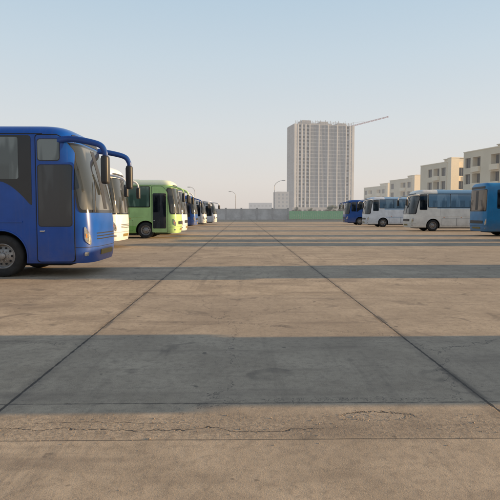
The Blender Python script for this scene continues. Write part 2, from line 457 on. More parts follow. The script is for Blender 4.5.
    for sg in ((1, -1) if mirrors else ()):
        base = nosept(0.80*sg, ws[1]+0.10)-Vector((0.10, 0, 0))
        out = Vector((h+0.32, -sg*(W+0.04), ws[1]-0.14))
        mid = catmull([base, Vector((base.x+0.34, base.y*1.04, base.z+0.03)), Vector((out.x-0.16, out.y*0.99, out.z+0.15)), out+Vector((0, 0, -0.02)), out+Vector((0.01, 0, -0.18))], 5)
        A = MB(); A.tube(mid, [arm_r*(1.25-0.40*i/len(mid)) for i in range(len(mid))], 10, flat=0.65)
        mr = A.obj('side_mirror', [arm], root, 60)
        Hh = MB(); Hh.box(out.x-0.07, out.x+0.10, out.y-0.12, out.y+0.12, out.z-0.12-mlen, out.z-0.12, 0, 0.06)
        Hh.obj('mirror_housing', [M_BLK], mr, 50)
        G = MB(); G.box(out.x-0.076, out.x-0.071, out.y-0.09, out.y+0.09, out.z-0.06-mlen, out.z-0.19, 0); G.obj('mirror_glass', [M_CHR], mr)
    return root

BLUE = (0.004, 0.070, 0.35)
P_BLUE = paint('blue_paint', BLUE, dirt=0.25, rough=0.30)
M_ARM = simple('mirror_arm_blue', (0.006, 0.050, 0.24), 0.35)
P_LIME = paint('lime_paint', (0.42, 0.66, 0.26), [((0.66, 0.74, 0.58), (3.28, 0, 0), (4, 0, 0), -9, 9), ((0.24, 0.52, 0.12), (0.2, 0, 0), (0.95, -0.06, 0.0), -9, 3.2)], dirt=0.3)
P_WHITE = paint('white_paint', (0.68, 0.71, 0.76), dirt=0.4)
P_WHITE2 = paint('white_grey_paint', (0.62, 0.64, 0.66), [((0.15, 0.2, 0.32), (0.9, 0.02, 0.0), (1.25, 0.05, 0), -9, 4.2)])
P_DBLUE = paint('deep_blue_paint', (0.014, 0.075, 0.30), [((0.5, 0.52, 0.55), (1.0, -0.05, 0), (1.25, 0.02, 0), -9, 3)])
P_CREAM = paint('cream_blue_paint', (0.78, 0.75, 0.68), [((0.20, 0.35, 0.50), (1.98, 0.0, 0.0), (4.0, 0, 0.0), -9, 3.4)], dirt=0.3)
P_WB = paint('white_blue_paint', (0.70, 0.73, 0.76), [((0.28, 0.42, 0.57), (2.0, 0.0, 0), (4.0, 0.0, 0), -9, 3.6), ((0.25, 0.36, 0.52), (1.10, 0.0, 0), (1.18, 0.0, 0), -9, 3.4)], dirt=0.35)
P_SKYB = paint('teal_blue_paint', (0.02, 0.20, 0.42), [((0.015, 0.11, 0.30), (0.3, 0.0, 0), (0.98, 0.03, 0), -9, 4.2), ((0.75, 0.26, 0.05), (1.42, 0.02, 0), (1.56, 0.04, 0), 2.6, 3.5)])

GL = 'buses parked side by side across the yard'
make_bus(-3.55, 12.35, 1, P_BLUE, 'bright blue coach with glazed front door and horn mirrors', H=3.60, win=(2.32, 3.3), ws=(1.60, 3.12), lean=0.52, ac=False, group=GL, nose=0.72, nexp=4.4, front_over=2.16, arm_r=0.068, arms=M_ARM, brow=0.42, ws_t=0.78, door_off=0.42, door_w=0.90, grille=False, hl=(0.50, 0.71), glass_mat=M_SIDEG, mlen=0.66, wave_gap=0.28, swoop=0.6)
make_bus(-5.35, 22.6, 1, P_WHITE, 'white coach mostly hidden behind a blue coach', H=3.6, group=GL, ac=False, lean=0.3, grille=False)
make_bus(-3.95, 31.9, 1, P_LIME, 'lime green coach with pale roof and green-tinted windows', H=3.6, group=GL, glass_mat=M_GREENG, door_style='full', lean=0.35, ac=False, wave=False, win=(1.95, 3.15))
make_bus(-4.1, 36.8, 1, P_WHITE, 'white coach tucked in behind a lime green coach', H=3.4, group=GL)
make_bus(-4.9, 55.0, 1, P_DBLUE, 'dark blue coach with pale stripe, parked in the row', H=3.45, group=GL)
make_bus(-4.7, 66.0, 1, P_WHITE2, 'white coach with dark lower stripe, rounded front', H=3.4, group=GL, lean=0.7)
make_bus(-3.8, 75.0, 1, P_WHITE, 'plain white coach at the end of the row', H=3.4, group=GL, lean=0.7)
make_bus(14.2, 72.0, -1, P_DBLUE, 'dark blue coach half hidden behind a white coach', H=3.45, group=GL)
make_bus(14.2, 60.0, -1, P_WB, 'white coach with pale blue window band along its flank', H=3.45, group=GL, glass_mat=M_BLUEG, ac=False, wave=False)
make_bus(14.5, 45.0, -1, P_CREAM, 'cream-fronted coach with pale blue windows and upper flank', H=3.6, group=GL, glass_mat=M_PALEG, lean=0.6, nwin=5, ac=False, win=(2.1, 3.2), wave=False)
make_bus(16.1, 34.5, -1, P_SKYB, 'boxy teal blue coach with small orange mark', H=3.6, group=GL, lean=0.08, nose=0.35, nexp=5, ac=False, brow=0.15, mirrors=False, ws_mat=M_BRWN, ws=(1.75, 3.1), ws_t=0.72)
make_bus(16.0, 28.2, -1, P_WB, 'white and blue coach casting a long shadow', H=3.5, group=GL)
make_bus(14.2, 24.3, -1, P_WHITE, 'white coach casting a long shadow over the yard', H=3.5, group=GL)
make_bus(13.6, 12.5, -1, P_SKYB, 'teal blue coach parked slightly askew in the row', H=3.7, group=GL, yaw=4, W=1.27)
make_bus(13.2, 4.10, -1, P_WHITE2, 'white coach with dark lower stripe, at the row end', H=3.6, group=GL, W=1.13)

# ------------------------------------------------------------------ ground
def ground_mat():
    m, t, b = new_mat('concrete_slabs')
    co = coords(t); X, Y, Z = t.xyz(co)
    big = t.noise(co, 0.22, 3, 0.6); mid = t.noise(co, 1.1, 5, 0.7); fine = t.noise(co, 13.0, 4, 0.75); grit = t.noise(co, 120.0, 2, 0.7)
    wob = t.m('MULTIPLY', t.m('SUBTRACT', t.noise(co, 2.2, 4, 0.7), 0.5), 0.09)
    SX, SY, OX, OY = 3.81, 5.5, -1.86, 4.04
    ux = t.m('DIVIDE', t.m('SUBTRACT', X, OX), SX); uy = t.m('DIVIDE', t.m('SUBTRACT', Y, OY), SY)
    wn = t.n.new('ShaderNodeTexWhiteNoise'); wn.noise_dimensions = '2D'
    t.l.new(t.comb(t.m('FLOOR', ux), t.m('FLOOR', uy), 0), wn.inputs['Vector'])
    c = t.mix(t.rng(mid, 0.34, 0.66), (0.375, 0.288, 0.192), (0.575, 0.452, 0.310))
    c = t.mix(t.m('MULTIPLY', t.rng(big, 0.40, 0.62), 0.5), c, (0.325, 0.250, 0.172))
    c = t.mix(t.m('MULTIPLY', wn.outputs['Value'], 0.38), c, (0.290, 0.240, 0.182))
    c = t.mix(t.m('MULTIPLY', t.rng(fine, 0.45, 0.66), 0.45), c, (0.21, 0.167, 0.122))
    c = t.mix(t.m('MULTIPLY', t.rng(grit, 0.55, 0.72), 0.50), c, (0.70, 0.57, 0.43))
    c = t.mix(t.m('MULTIPLY', t.rng(grit, 0.44, 0.30), 0.55), c, (0.12, 0.10, 0.08))
    tr = t.noise(t.comb(t.m('MULTIPLY', X, 0.35), t.m('MULTIPLY', Y, 2.2), 0), 1.0, 4, 0.65)
    c = t.mix(t.m('MULTIPLY', t.rng(tr, 0.52, 0.70), 0.45), c, (0.19, 0.147, 0.108))
    tr2 = t.noise(t.comb(t.m('MULTIPLY', X, 3.0), t.m('MULTIPLY', Y, 0.14), 3.0), 1.0, 4, 0.65)
    c = t.mix(t.m('MULTIPLY', t.rng(tr2, 0.56, 0.72), 0.35), c, (0.16, 0.127, 0.095))
    sp = t.noise(co, 1.7, 3, 0.55, 0.8)
    c = t.mix(t.m('MULTIPLY', t.rng(sp, 0.60, 0.70), 0.45), c, (0.11, 0.090, 0.070))
    spots = t.noise(co, 5.5, 2, 0.5)
    c = t.mix(t.m('MULTIPLY', t.rng(spots, 0.70, 0.75), 0.6), c, (0.07, 0.060, 0.05))
    def line(u, size):
        fr = t.m('FRACT', t.m('ADD', u, 0.5)); d = t.m('ABSOLUTE', t.m('SUBTRACT', fr, 0.5))
        return t.m('MULTIPLY', d, size)
    wj = t.m('MULTIPLY', t.m('SUBTRACT', t.noise(co, 9.0, 3, 0.7), 0.5), 0.035)
    dx = t.m('ABSOLUTE', t.m('ADD', line(ux, SX), wj)); dy = t.m('ABSOLUTE', t.m('ADD', line(uy, SY), wj))
    outer = t.rng(t.m('ABSOLUTE', t.m('SUBTRACT', X, 0.045)), 3.0, 3.6, 1.0, 0.22)
    jx = t.m('MULTIPLY', t.rng(dx, 0.007, 0.017, 1, 0), outer); jy = t.rng(dy, 0.004, 0.012, 0.75, 0)
    jh = t.m('MULTIPLY', t.m('MULTIPLY', t.rng(dx, 0.02, 0.12, 1, 0), 0.25), outer)
    jx2 = t.m('MULTIPLY', t.m('MULTIPLY', t.rng(dx, 0.02, 0.06, 1, 0), t.rng(sp, 0.50, 0.60)), outer)
    e1 = t.m('ABSOLUTE', t.m('SUBTRACT', t.m('ADD', Y, t.m('MULTIPLY', wob, 0.25)), 3.37))
    c1 = t.rng(e1, 0.002, 0.007, 1, 0)
    e2 = t.m('ABSOLUTE', t.m('SUBTRACT', t.m('ADD', Y, t.m('MULTIPLY', wob, 3.2)), t.m('ADD', 3.53, t.m('MULTIPLY', X, -0.015))))
    c2 = t.m('MULTIPLY', t.rng(e2, 0.002, 0.008, 1, 0), t.rng(X, 0.45, 0.7, 1, 0))
    e3 = t.m('ABSOLUTE', t.m('SUBTRACT', t.m('ADD', Y, t.m('MULTIPLY', wob, 2.0)), 3.66))
    c3 = t.m('MULTIPLY', t.rng(e3, 0.001, 0.006, 0.8, 0), t.rng(t.m('ABSOLUTE', t.m('ADD', X, 0.95)), 0.5, 0.6, 1, 0))
    Yw = t.m('ADD', Y, t.m('MULTIPLY', wob, 2.0))
    strip = t.m('MULTIPLY', t.rng(Yw, 3.34, 3.42), t.rng(Yw, 3.90, 3.72))
    px = t.m('DIVIDE', t.m('SUBTRACT', X, 0.98), 0.27); py = t.m('DIVIDE', t.m('SUBTRACT', Y, 3.76), 0.095)
    pr = t.m('SQRT', t.m('ADD', t.m('MULTIPLY', px, px), t.m('MULTIPLY', py, py)))
    pr = t.m('ADD', pr, t.m('MULTIPLY', t.m('SUBTRACT', t.noise(co, 11.0, 3, 0.7), 0.5), 1.5))
    hole = t.rng(pr, 0.78, 0.95, 1, 0)
    rim = t.rng(t.m('ABSOLUTE', t.m('SUBTRACT', pr, 0.87)), 0.04, 0.13, 1, 0)
    rimf = t.m('MULTIPLY', rim, t.rng(Y, 3.72, 3.82, 0.1, 0.95))
    cr = t.m('MAXIMUM', t.m('MAXIMUM', c1, c2), c3)
    rough_n = t.noise(co, 28.0, 4, 0.8)
    c = t.mix(t.m('MULTIPLY', strip, t.rng(rough_n, 0.42, 0.62, 0.0, 0.62)), c, (0.20, 0.156, 0.112))
    c = t.mix(t.m('MULTIPLY', hole, t.rng(rough_n, 0.35, 0.65, 0.85, 0.3)), c, (0.40, 0.32, 0.23))
    dark = t.m('MAXIMUM', t.m('MAXIMUM', jx, t.m('MULTIPLY', jx2, 0.6)), t.m('MAXIMUM', jy, t.m('MAXIMUM', cr, rimf)))
    c = t.mix(jh, c, (0.12, 0.10, 0.08))
    c = t.mix(t.m('MULTIPLY', dark, 0.85), c, (0.045, 0.038, 0.032))
    vo = t.n.new('ShaderNodeTexVoronoi'); vo.feature = 'DISTANCE_TO_EDGE'; vo.inputs['Scale'].default_value = 0.42
    wv = t.n.new('ShaderNodeVectorMath'); wv.operation = 'ADD'; t.l.new(co, wv.inputs[0]); t.l.new(t.comb(t.m('MULTIPLY', wob, 9), t.m('MULTIPLY', wj, 12), 0), wv.inputs[1])
    t.l.new(wv.outputs[0], vo.inputs['Vector'])
    hc = t.m('MULTIPLY', t.rng(vo.outputs['Distance'], 0.0008, 0.0030, 0.7, 0), t.rng(big, 0.44, 0.50))
    c = t.mix(hc, c, (0.07, 0.06, 0.05))
    t.l.new(c, b.inputs['Base Color'])
    b.inputs['Roughness'].default_value = 0.85
    b.inputs['Specular IOR Level'].default_value = 0.3
    near = t.rng(Y, 20.0, 2.0, 0.12, 1.0)
    hgt = t.m('ADD', t.m('MULTIPLY', fine, 0.5), t.m('MULTIPLY', grit, 0.18))
    hgt = t.m('ADD', hgt, t.m('MULTIPLY', mid, 0.4))
    hgt = t.m('ADD', hgt, t.m('MULTIPLY', t.m('MULTIPLY', strip, rough_n), 0.7))
    hgt = t.m('SUBTRACT', hgt, t.m('MULTIPLY', dark, 0.8)); hgt = t.m('SUBTRACT', hgt, t.m('MULTIPLY', hole, 1.0))
    hgt = t.m('MULTIPLY', hgt, near)
    t.l.new(t.bump(hgt, 0.45, 0.012), b.inputs['Normal'])
    return m
def sheet(name, x0, x1, y0, y1, z, mat, kind='structure'):
    o = mesh_obj(name, [(x0, y0, z), (x1, y0, z), (x1, y1, z), (x0, y1, z)], [(0, 1, 2, 3)], [mat]); o['kind'] = kind
    return o
sheet('ground', -4000, 4000, -3000, 6000, -0.02, simple('dry_earth', (0.33, 0.25, 0.17), 0.95, scale=0.05, var=0.2))
sheet('paved_yard', -70, 42, -60, 140, 0.0, ground_mat())

g = MB(); rnd = random.Random(3)
for i in range(620):
    if i < 380: x, y = rnd.uniform(-2.2, 2.2), rnd.gauss(3.6, 0.16)
    elif i < 470: x, y = 0.98+rnd.gauss(0, 0.16), 3.76+rnd.gauss(0, 0.05)
    else: x, y = rnd.uniform(-5, 5), rnd.uniform(2.6, 10)
    r = rnd.uniform(0.0015, 0.005) * (1.8 if rnd.random() < 0.08 else 1)
    b0 = len(g.v)
    for k in range(6):
        d = [(1,0,0),(-1,0,0),(0,1,0),(0,-1,0),(0,0,1),(0,0,-1)][k]
        g.v.append((x+d[0]*r*rnd.uniform(.7,1.4), y+d[1]*r*rnd.uniform(.7,1.4), r*0.5+d[2]*r*0.7))
    for q in ((0,2,4),(2,1,4),(1,3,4),(3,0,4),(2,0,5),(1,2,5),(3,1,5),(0,3,5)): g.f.append([b0+i_ for i_ in q]); g.mi.append(0)
o = g.obj('gravel', [simple('grit', (0.30, 0.24, 0.18), 0.9, var=0.4, scale=40)]); o['kind'] = 'stuff'

# ------------------------------------------------------------------ boundary wall
def perimeter_wall(x0, x1, y, hgt, label):
    root = empty('boundary_wall', ((x0+x1)/2, y, 0), label=label, category='wall')
    w = (x1-x0)/2; haze = 0.12
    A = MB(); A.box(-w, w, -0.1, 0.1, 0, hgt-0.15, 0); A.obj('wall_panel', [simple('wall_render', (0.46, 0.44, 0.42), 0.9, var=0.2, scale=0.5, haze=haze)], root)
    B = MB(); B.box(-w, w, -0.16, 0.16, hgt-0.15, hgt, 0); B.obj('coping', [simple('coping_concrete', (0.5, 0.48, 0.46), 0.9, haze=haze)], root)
    n = int((x1-x0)/4)
    pm = None
    for i in range(n+1):
        if pm is None:
            C = MB(); C.box(-0.22, 0.22, -0.22, 0.22, 0, hgt+0.12, 0); C.box(-0.27, 0.27, -0.27, 0.27, hgt+0.12, hgt+0.22, 0)
            ob = C.obj('pillar', [simple('pillar_render', (0.36, 0.34, 0.33), 0.9, haze=haze)], root); pm = ob.data
        else:
            ob = bpy.data.objects.new('pillar', pm); COL.objects.link(ob); ob.parent = root
        ob.location = (-w+i*(x1-x0)/n, 0, 0)
perimeter_wall(-75, 12, 139.0, 2.9, 'long pale rendered boundary wall with pillars behind the yard')
root = empty('hoarding', (20.5, 137.5, 0), label='long green sheet hoarding round the building site', category='fence')
A = MB()
for i in range(34): A.box(-8.3+i*0.5, -8.3+i*0.5+0.47, -0.03-0.02*(i % 2), 0.0, 0.1, 2.3, 0)
A.obj('panel', [simple('green_sheet', (0.16, 0.46, 0.19), 0.6, haze=0.15)], root)
A = MB(); A.box(-8.4, 8.7, 0.01, 0.07, 0.4, 0.5, 0); A.box(-8.4, 8.7, 0.01, 0.07, 1.8, 1.9, 0)
for i in range(9): A.box(-8.35+i*2.1, -8.27+i*2.1, 0.07, 0.15, 0, 2.2, 0)
A.obj('frame', [simple('steel_post', (0.3, 0.3, 0.3), 0.5, 0.5, haze=0.15)], root)

# ------------------------------------------------------------------ street lamps
def lamp(x, y, hgt, arm, side, label):
    root = empty('street_lamp', (x, y, 0), label=label, category='street lamp', group='street lamps along the far road')
    mt = simple('galvanised_pole', (0.28, 0.28, 0.29), 0.5, 0.3, haze=0.2)
    A = MB(); P = [(0, 0, 0), (0, 0, hgt*0.5), (0, 0, hgt*0.82)]; R = [0.13, 0.10, 0.08]
    for k in range(1, 8):
        a = k/7*math.pi/2*0.85
        P.append((side*arm*(1-math.cos(a))*1.15, 0, hgt*0.82+hgt*0.17*math.sin(a))); R.append(0.075-0.004*k)
    A.tube(P, R, 8); A.lathe([(0.0, 0.35), (0.17, 0.35), (0.2, 0.0)], 0, 0, 0, 12, axis='z'); A.obj('pole', [mt], root, 50)
    tx, tz = P[-1][0], P[-1][2]
    B = MB(); B.box(min(tx, tx+side*0.9), max(tx, tx+side*0.9), -0.17, 0.17, tz-0.09, tz+0.09, 0, 0.07); B.obj('lamp_head', [simple('lamp_housing', (0.35, 0.35, 0.35), 0.4, haze=0.2)], root, 50)
lamp(-13.0, 142, 8.9, 1.3, -1, 'tall curved-arm street lamp on a grey pole')
lamp(-2.4, 172, 9.0, 1.6, -1, 'tall curved-arm street lamp on a grey pole')
lamp(8.6, 143, 10.8, 2.4, 1, 'tall street lamp with a long curved arm')
lamp(-26.0, 150, 9.0, 1.4, -1, 'tall curved-arm street lamp on a grey pole')

# ------------------------------------------------------------------ buildings
def house(name, label, x0, x1, y0, y1, H, floors, nf, ns, col, haze=0.0, balc=(), stair=True, winw=0.55, rot=0, cat='apartment building', winh=0.55, blank=(), sblank=(), rv=0.45):
    cx, cy = (x0+x1)/2, (y0+y1)/2; w, d = (x1-x0)/2, (y1-y0)/2
    root = empty(name, (cx, cy, 0), math.radians(rot), label=label, category=cat)
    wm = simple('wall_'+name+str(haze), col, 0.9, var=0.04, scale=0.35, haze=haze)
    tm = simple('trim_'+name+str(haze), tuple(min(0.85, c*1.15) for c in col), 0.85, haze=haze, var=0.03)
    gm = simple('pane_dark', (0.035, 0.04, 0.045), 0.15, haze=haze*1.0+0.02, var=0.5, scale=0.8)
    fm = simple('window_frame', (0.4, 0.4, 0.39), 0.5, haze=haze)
    fh = (H-0.9)/floors; V = []; Fc = []
    def quad(a, b, c, e):
        q = len(V); V.extend([a, b, c, e]); Fc.append([q, q+1, q+2, q+3])
    winmesh = {}
    def side(origin, u, length, nrm, n, tag):
        o = Vector(origin); u = Vector(u); nn = Vector(nrm)
        P = lambda s, z, dep=0: tuple(o+u*s-nn*dep+Vector((0, 0, z)))
        cw = length/n
        for f in range(floors):
            zb = f*fh; wz0 = zb+fh*0.28; wz1 = wz0+fh*winh
            for i in range(n):
                s0 = i*cw; s1 = s0+cw
                if (tag == 'front' and i in blank) or (tag == 'flank' and i in sblank):
                    quad(P(s0, zb), P(s1, zb), P(s1, zb+fh), P(s0, zb+fh)); continue
                isb = tag in ('front', 'flank') and i in balc
                ww = cw*(0.88 if isb else winw); r_ = 1.3 if isb else rv
                a = s0+(cw-ww)/2; b = a+ww
                z0_ = zb+0.12 if isb else wz0
                quad(P(s0, zb), P(s1, zb), P(s1, z0_), P(s0, z0_)); quad(P(s0, wz1), P(s1, wz1), P(s1, zb+fh), P(s0, zb+fh))
                quad(P(s0, z0_), P(a, z0_), P(a, wz1), P(s0, wz1)); quad(P(b, z0_), P(s1, z0_), P(s1, wz1), P(b, wz1))
                quad(P(a, z0_), P(b, z0_), P(b, z0_, r_), P(a, z0_, r_)); quad(P(a, wz1), P(a, wz1, r_), P(b, wz1, r_), P(b, wz1))
                quad(P(a, z0_), P(a, z0_, r_), P(a, wz1, r_), P(a, wz1)); quad(P(b, z0_), P(b, wz1), P(b, wz1, r_), P(b, z0_, r_))
                key = (round(ww, 3), round(wz1-z0_, 3))
                if key not in winmesh:
                    W2, H2 = key[0]/2, key[1]; A = MB()
                    A.box(-W2, W2, 0.0, 0.03, 0, H2, 0)
                    t = 0.06
                    A.box(-W2, W2, -0.05, -0.002, 0, t, 1); A.box(-W2, W2, -0.05, -0.002, H2-t, H2, 1)
                    for q in ([-W2, -t/2, W2-t] if W2 < 1.2 else [-W2, -W2/2-t/2, -t/2, W2/2-t/2, W2-t]): A.box(q, q+t, -0.048, -0.003, t, H2-t, 1)
                    ob = A.obj('window', [gm, fm], root); winmesh[key] = ob.data
                else:
                    ob = bpy.data.objects.new('window', winmesh[key]); COL.objects.link(ob); ob.parent = root
                p = o+u*((a+b)/2)-nn*(r_-0.06); ob.location = (p.x, p.y, z0_); ob.rotation_euler = (0, 0, math.atan2(u.y, u.x))
                if isb:
                    B = MB(); q = o+u*(s0+cw*0.08)+nn*0.003; L_ = cw*0.84
                    B.box(0, L_, -0.5, 0, zb-0.02, zb+0.1, 0); B.box(0, L_, -0.5, -0.38, zb+0.1, zb+1.1, 0)
                    B.box(0, 0.12, -0.38, 0, zb+0.1, zb+1.1, 0); B.box(L_-0.12, L_, -0.38, 0, zb+0.1, zb+1.1, 0)
                    ob = B.obj('balcony', [tm], root); ob.location = (q.x, q.y, 0); ob.rotation_euler = (0, 0, math.atan2(u.y, u.x))
        quad(P(0, fh*floors), P(length, fh*floors), P(length, H), P(0, H))
    side((-w, -d, 0), (1, 0, 0), 2*w, (0, -1, 0), nf, 'front')
    side((w, d, 0), (-1, 0, 0), 2*w, (0, 1, 0), nf, 'back')
    side((-w, d, 0), (0, -1, 0), 2*d, (-1, 0, 0), ns, 'flank')
    side((w, -d, 0), (0, 1, 0), 2*d, (1, 0, 0), ns, 'side')
    mesh_obj('wall', V, Fc, [wm], root)
    R = MB(); R.box(-w+0.3, w-0.3, -d+0.3, d-0.3, H-0.7, H-0.5, 0)
    R.obj('roof', [simple('roof_felt', (0.25, 0.24, 0.23), 0.9, haze=haze)], root)
    Cc = MB(); e = 0.06
    Cc.box(-w-e, w+e, -d-e, -d+0.3, H, H+0.2, 0); Cc.box(-w-e, w+e, d-0.3, d+e, H, H+0.2, 0)
    Cc.box(-w-e, -w+0.3, -d+0.3, d-0.3, H, H+0.2, 0); Cc.box(w-0.3, w+e, -d+0.3, d-0.3, H, H+0.2, 0)
    Cc.obj('parapet', [tm], root)
    if stair:
        S = MB(); S.box(-w*0.3, w*0.45, -d*0.3, d*0.5, H-0.5, H+1.6, 0); S.box(-w*0.3-0.2, w*0.45+0.2, -d*0.3-0.2, d*0.5+0.2, H+1.6, H+1.8, 0)
        S.obj('stair_head', [wm], root)
        E = MB(); E.box(-w*0.98, -w*0.68, -d-1.6, -d-0.003, 0, H+0.9, 0); E.box(-w*0.98-0.06, -w*0.68+0.06, -d-1.66, -d-0.003, H+0.9, H+1.1, 0)
        E.obj('stair_tower', [tm], root)
        TK = MB(); TK.lathe([(0, 0), (0.8, 0), (0.8, 1.2), (0.15, 1.5), (0, 1.5)], w*0.7, 0, H-0.5, 14, axis='z'); TK.obj('water_tank', [simple('tank_metal', (0.3, 0.3, 0.3), 0.5, haze=haze)], root)
    return root
CRM = (0.74, 0.66, 0.51)
house('apartment_building', 'cream flat-roofed four-storey block with balconies', 49.8, 68, 106, 117.5, 14.9, 4, 5, 4, CRM, 0.07, balc=(1, 3), winw=0.66, rot=13, winh=0.62, blank=(0,), sblank=(2,))
house('apartment_building', 'cream flat-roofed four-storey block with dark window bays', 50.2, 65.5, 134, 146, 14.6, 4, 5, 4, CRM, 0.11, balc=(2,), winw=0.66, rot=13, winh=0.62, blank=(0,), sblank=(0,))
house('apartment_building', 'pale cream block partly hidden by its neighbours', 59, 74.5, 190, 206, 14.4, 4, 5, 4, CRM, 0.20, balc=(2,), winw=0.64, rot=13, winh=0.62, blank=(0,), sblank=(1,))
house('apartment_building', 'pale cream low block at the end of the street', 57, 72.5, 219, 239, 13.2, 4, 5, 5, CRM, 0.26, balc=(1, 3), winw=0.64, rot=13, winh=0.6, blank=(0,), sblank=(2,))
house('apartment_building', 'narrow cream block with a rooftop stair head', 76, 90, 112, 126, 14.8, 4, 4, 4, CRM, 0.08, winw=0.5, rot=13, blank=(0,))
house('office_block', 'hazy pale block beside the unfinished tower', 28, 38.5, 450, 465, 20.5, 6, 3, 4, (0.5, 0.42, 0.33), 0.5, cat='building', winw=0.5, rot=10, stair=False)
house('low_building', 'hazy low grey building beyond the wall', 5, 24, 430, 445, 10.5, 3, 6, 3, (0.42, 0.42, 0.42), 0.6, stair=False, cat='building')

# ------------------------------------------------------------------ tower
def tower():
    D0 = 450.0; hz = 0.37
    x0 = (289-VX)/F*D0; x1 = (354-VX)/F*D0
    cx = (x0+x1)/2+0.3
    root = empty('tower_block', (cx, D0+12, 0), math.radians(12), label='tall unfinished concrete tower block with open floor grid', category='tower block')
    w = (x1-x0)/2*0.97; d = 10; H = 77.5; nfl = 25; fh = H/nfl
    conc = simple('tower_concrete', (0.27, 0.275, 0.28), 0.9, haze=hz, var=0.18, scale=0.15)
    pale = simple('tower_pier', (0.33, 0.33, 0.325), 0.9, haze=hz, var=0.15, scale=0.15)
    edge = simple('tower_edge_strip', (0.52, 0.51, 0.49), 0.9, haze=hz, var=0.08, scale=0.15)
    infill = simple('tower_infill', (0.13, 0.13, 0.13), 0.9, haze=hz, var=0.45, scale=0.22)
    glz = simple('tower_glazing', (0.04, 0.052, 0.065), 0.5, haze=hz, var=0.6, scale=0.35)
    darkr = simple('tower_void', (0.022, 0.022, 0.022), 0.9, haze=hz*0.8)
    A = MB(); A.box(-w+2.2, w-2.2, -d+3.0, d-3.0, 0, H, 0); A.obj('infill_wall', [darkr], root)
    sm = None
    for i in range(nfl+1):
        if sm is None:
            S = MB(); S.box(-w, w, -d, d, 0, 0.55, 0); ob = S.obj('floor_slab', [pale], root); sm = ob.data
        else:
            ob = bpy.data.objects.new('floor_slab', sm); COL.objects.link(ob); ob.parent = root
        ob.location = (0, 0, i*fh)
    c0, c1 = -0.50*w, 0.72*w
    rn = random.Random(5)
    sp = MB()
    for i in range(2, nfl): sp.box(c0, c1, -d-0.36, -d-0.003, i*fh, i*fh+0.8, 0)
    o = sp.obj('spandrel', [pale], root)
    nm_ = 29
    for i in range(nm_):
        xx = c0+(c1-c0)*i/(nm_-1); big = i % 7 == 0
        C = MB(); wd = 0.42 if big else 0.12
        C.box(xx-wd, xx+wd, -d-(0.95 if big else 0.5), -d-0.365, fh*2 if not big else 0, H+(0.6 if big else -0.3), 0); C.obj('column' if big else 'mullion', [edge if big else conc], root)
    Gz = MB()
    for f in range(2, nfl):
        for i in range(nm_-1):
            a = c0+(c1-c0)*i/(nm_-1); b = c0+(c1-c0)*(i+1)/(nm_-1)
            r = rn.random()
            Gz.box(a, b, -d-0.2+r*0.1, -d+0.2+r*0.1, f*fh+0.81, (f+1)*fh-0.01, 0 if r < 0.78 else 1)
    o = Gz.obj('window', [glz, infill], root); o['kind'] = 'stuff'
    for a0, a1, n in ((-w, c0, 5), (c1, w, 3)):
        for i in range(n):
            xx = a0+(a1-a0)*i/(n-1)
            wd = 1.0 if (xx < -w+0.5 or xx > w-0.5) else 0.55
            xx = max(-w+wd, min(w-wd, xx))
            if abs(xx-c0) < 0.1 or abs(xx-c1) < 0.1: continue
            C = MB(); C.box(xx-wd, xx+wd, -d-0.6, -d+1.1, 0, H+0.5, 0); C.obj('column', [edge], root)
    for i in range(8):
        xx = -w+0.8+(2*w-1.6)*i/7
        C = MB(); C.box(xx-0.8, xx+0.8, d-1.1, d+0.4, 0, H, 0); C.obj('column', [conc], root)
    for i in range(0, 5):
        yy = -d+1.2+(2*d-2.0)*i/4
        for sx in (-1, 1):
            C = MB(); a, b = sorted((sx*(w+0.35), sx*(w-1.2))); C.box(a, b, yy-0.6, yy+0.6, 0, H, 0); C.obj('column', [pale], root)
    Bm = MB()
    for f in range(nfl):
        for a0, a1, n in ((-w, c0, 4), (c1, w, 2)):
            for i in range(n):
                a = a0+(a1-a0)*i/n+0.75; b = a0+(a1-a0)*(i+1)/n-0.75
                if b-a < 0.3: continue
                if rn.random() < 0.8: Bm.box(a, b, -d+0.3, -d+0.9, f*fh+0.56, f*fh+fh*rn.uniform(0.34, 0.42), 0)
                if rn.random() < 0.35: Bm.box(a, b, -d+1.3, -d+1.56, f*fh+0.56, f*fh+fh-0.02, 1)
        for k in range(4):
            y0 = -d+1.9+(2*d-2.0)*k/4
            if rn.random() < 0.6: Bm.box(-w+0.5, -w+1.0, y0, y0+3.0, f*fh+0.56, f*fh+fh*rn.choice((0.4, 0.98)), rn.choice((0, 1)))
    o = Bm.obj('facade_infill', [conc, infill], root); o['kind'] = 'stuff'
    T = MB(); T.box(-w*0.80, w*0.30, -d*0.55, d*0.6, H+0.55, H+2.2, 0)
    T.box(-w*0.70, -w*0.40, -d*0.6, d*0.5, H+2.2, H+4.4, 0); T.box(-w*0.1, w*0.18, -d*0.5, d*0.5, H+2.2, H+3.8, 0); T.box(w*0.50, w*0.8, -d*0.5, d*0.5, H+0.55, H+3.2, 0)
    for q in range(36):
        xx = -w+1+q*(2*w-2)/35; T.box(xx-0.14, xx+0.14, -d+0.1, -d+0.4, H+0.55, H+1.2+rn.random()*3.2, 0)
    T.box(-w+1, w*0.9, -d+0.15, -d+0.3, H+1.7, H+1.9, 0); T.box(-w*0.3, w*0.5, -d+0.15, -d+0.3, H+2.9, H+3.1, 0)
    T.obj('rooftop_structure', [conc], root)
    P = MB(); P.box(-w-4, w+7, -d-9, -d-1.2, 0, 6.5, 0); P.box(-w-4.2, w+7.2, -d-9.2, -d-1.2, 6.5, 7.1, 0)
    for i in range(14): P.box(-w-3+i*4.4, -w-0.5+i*4.4, -d-9.06, -d-9.0, 1, 5.2, 1)
    P.obj('podium', [conc, darkr], root)
tower()
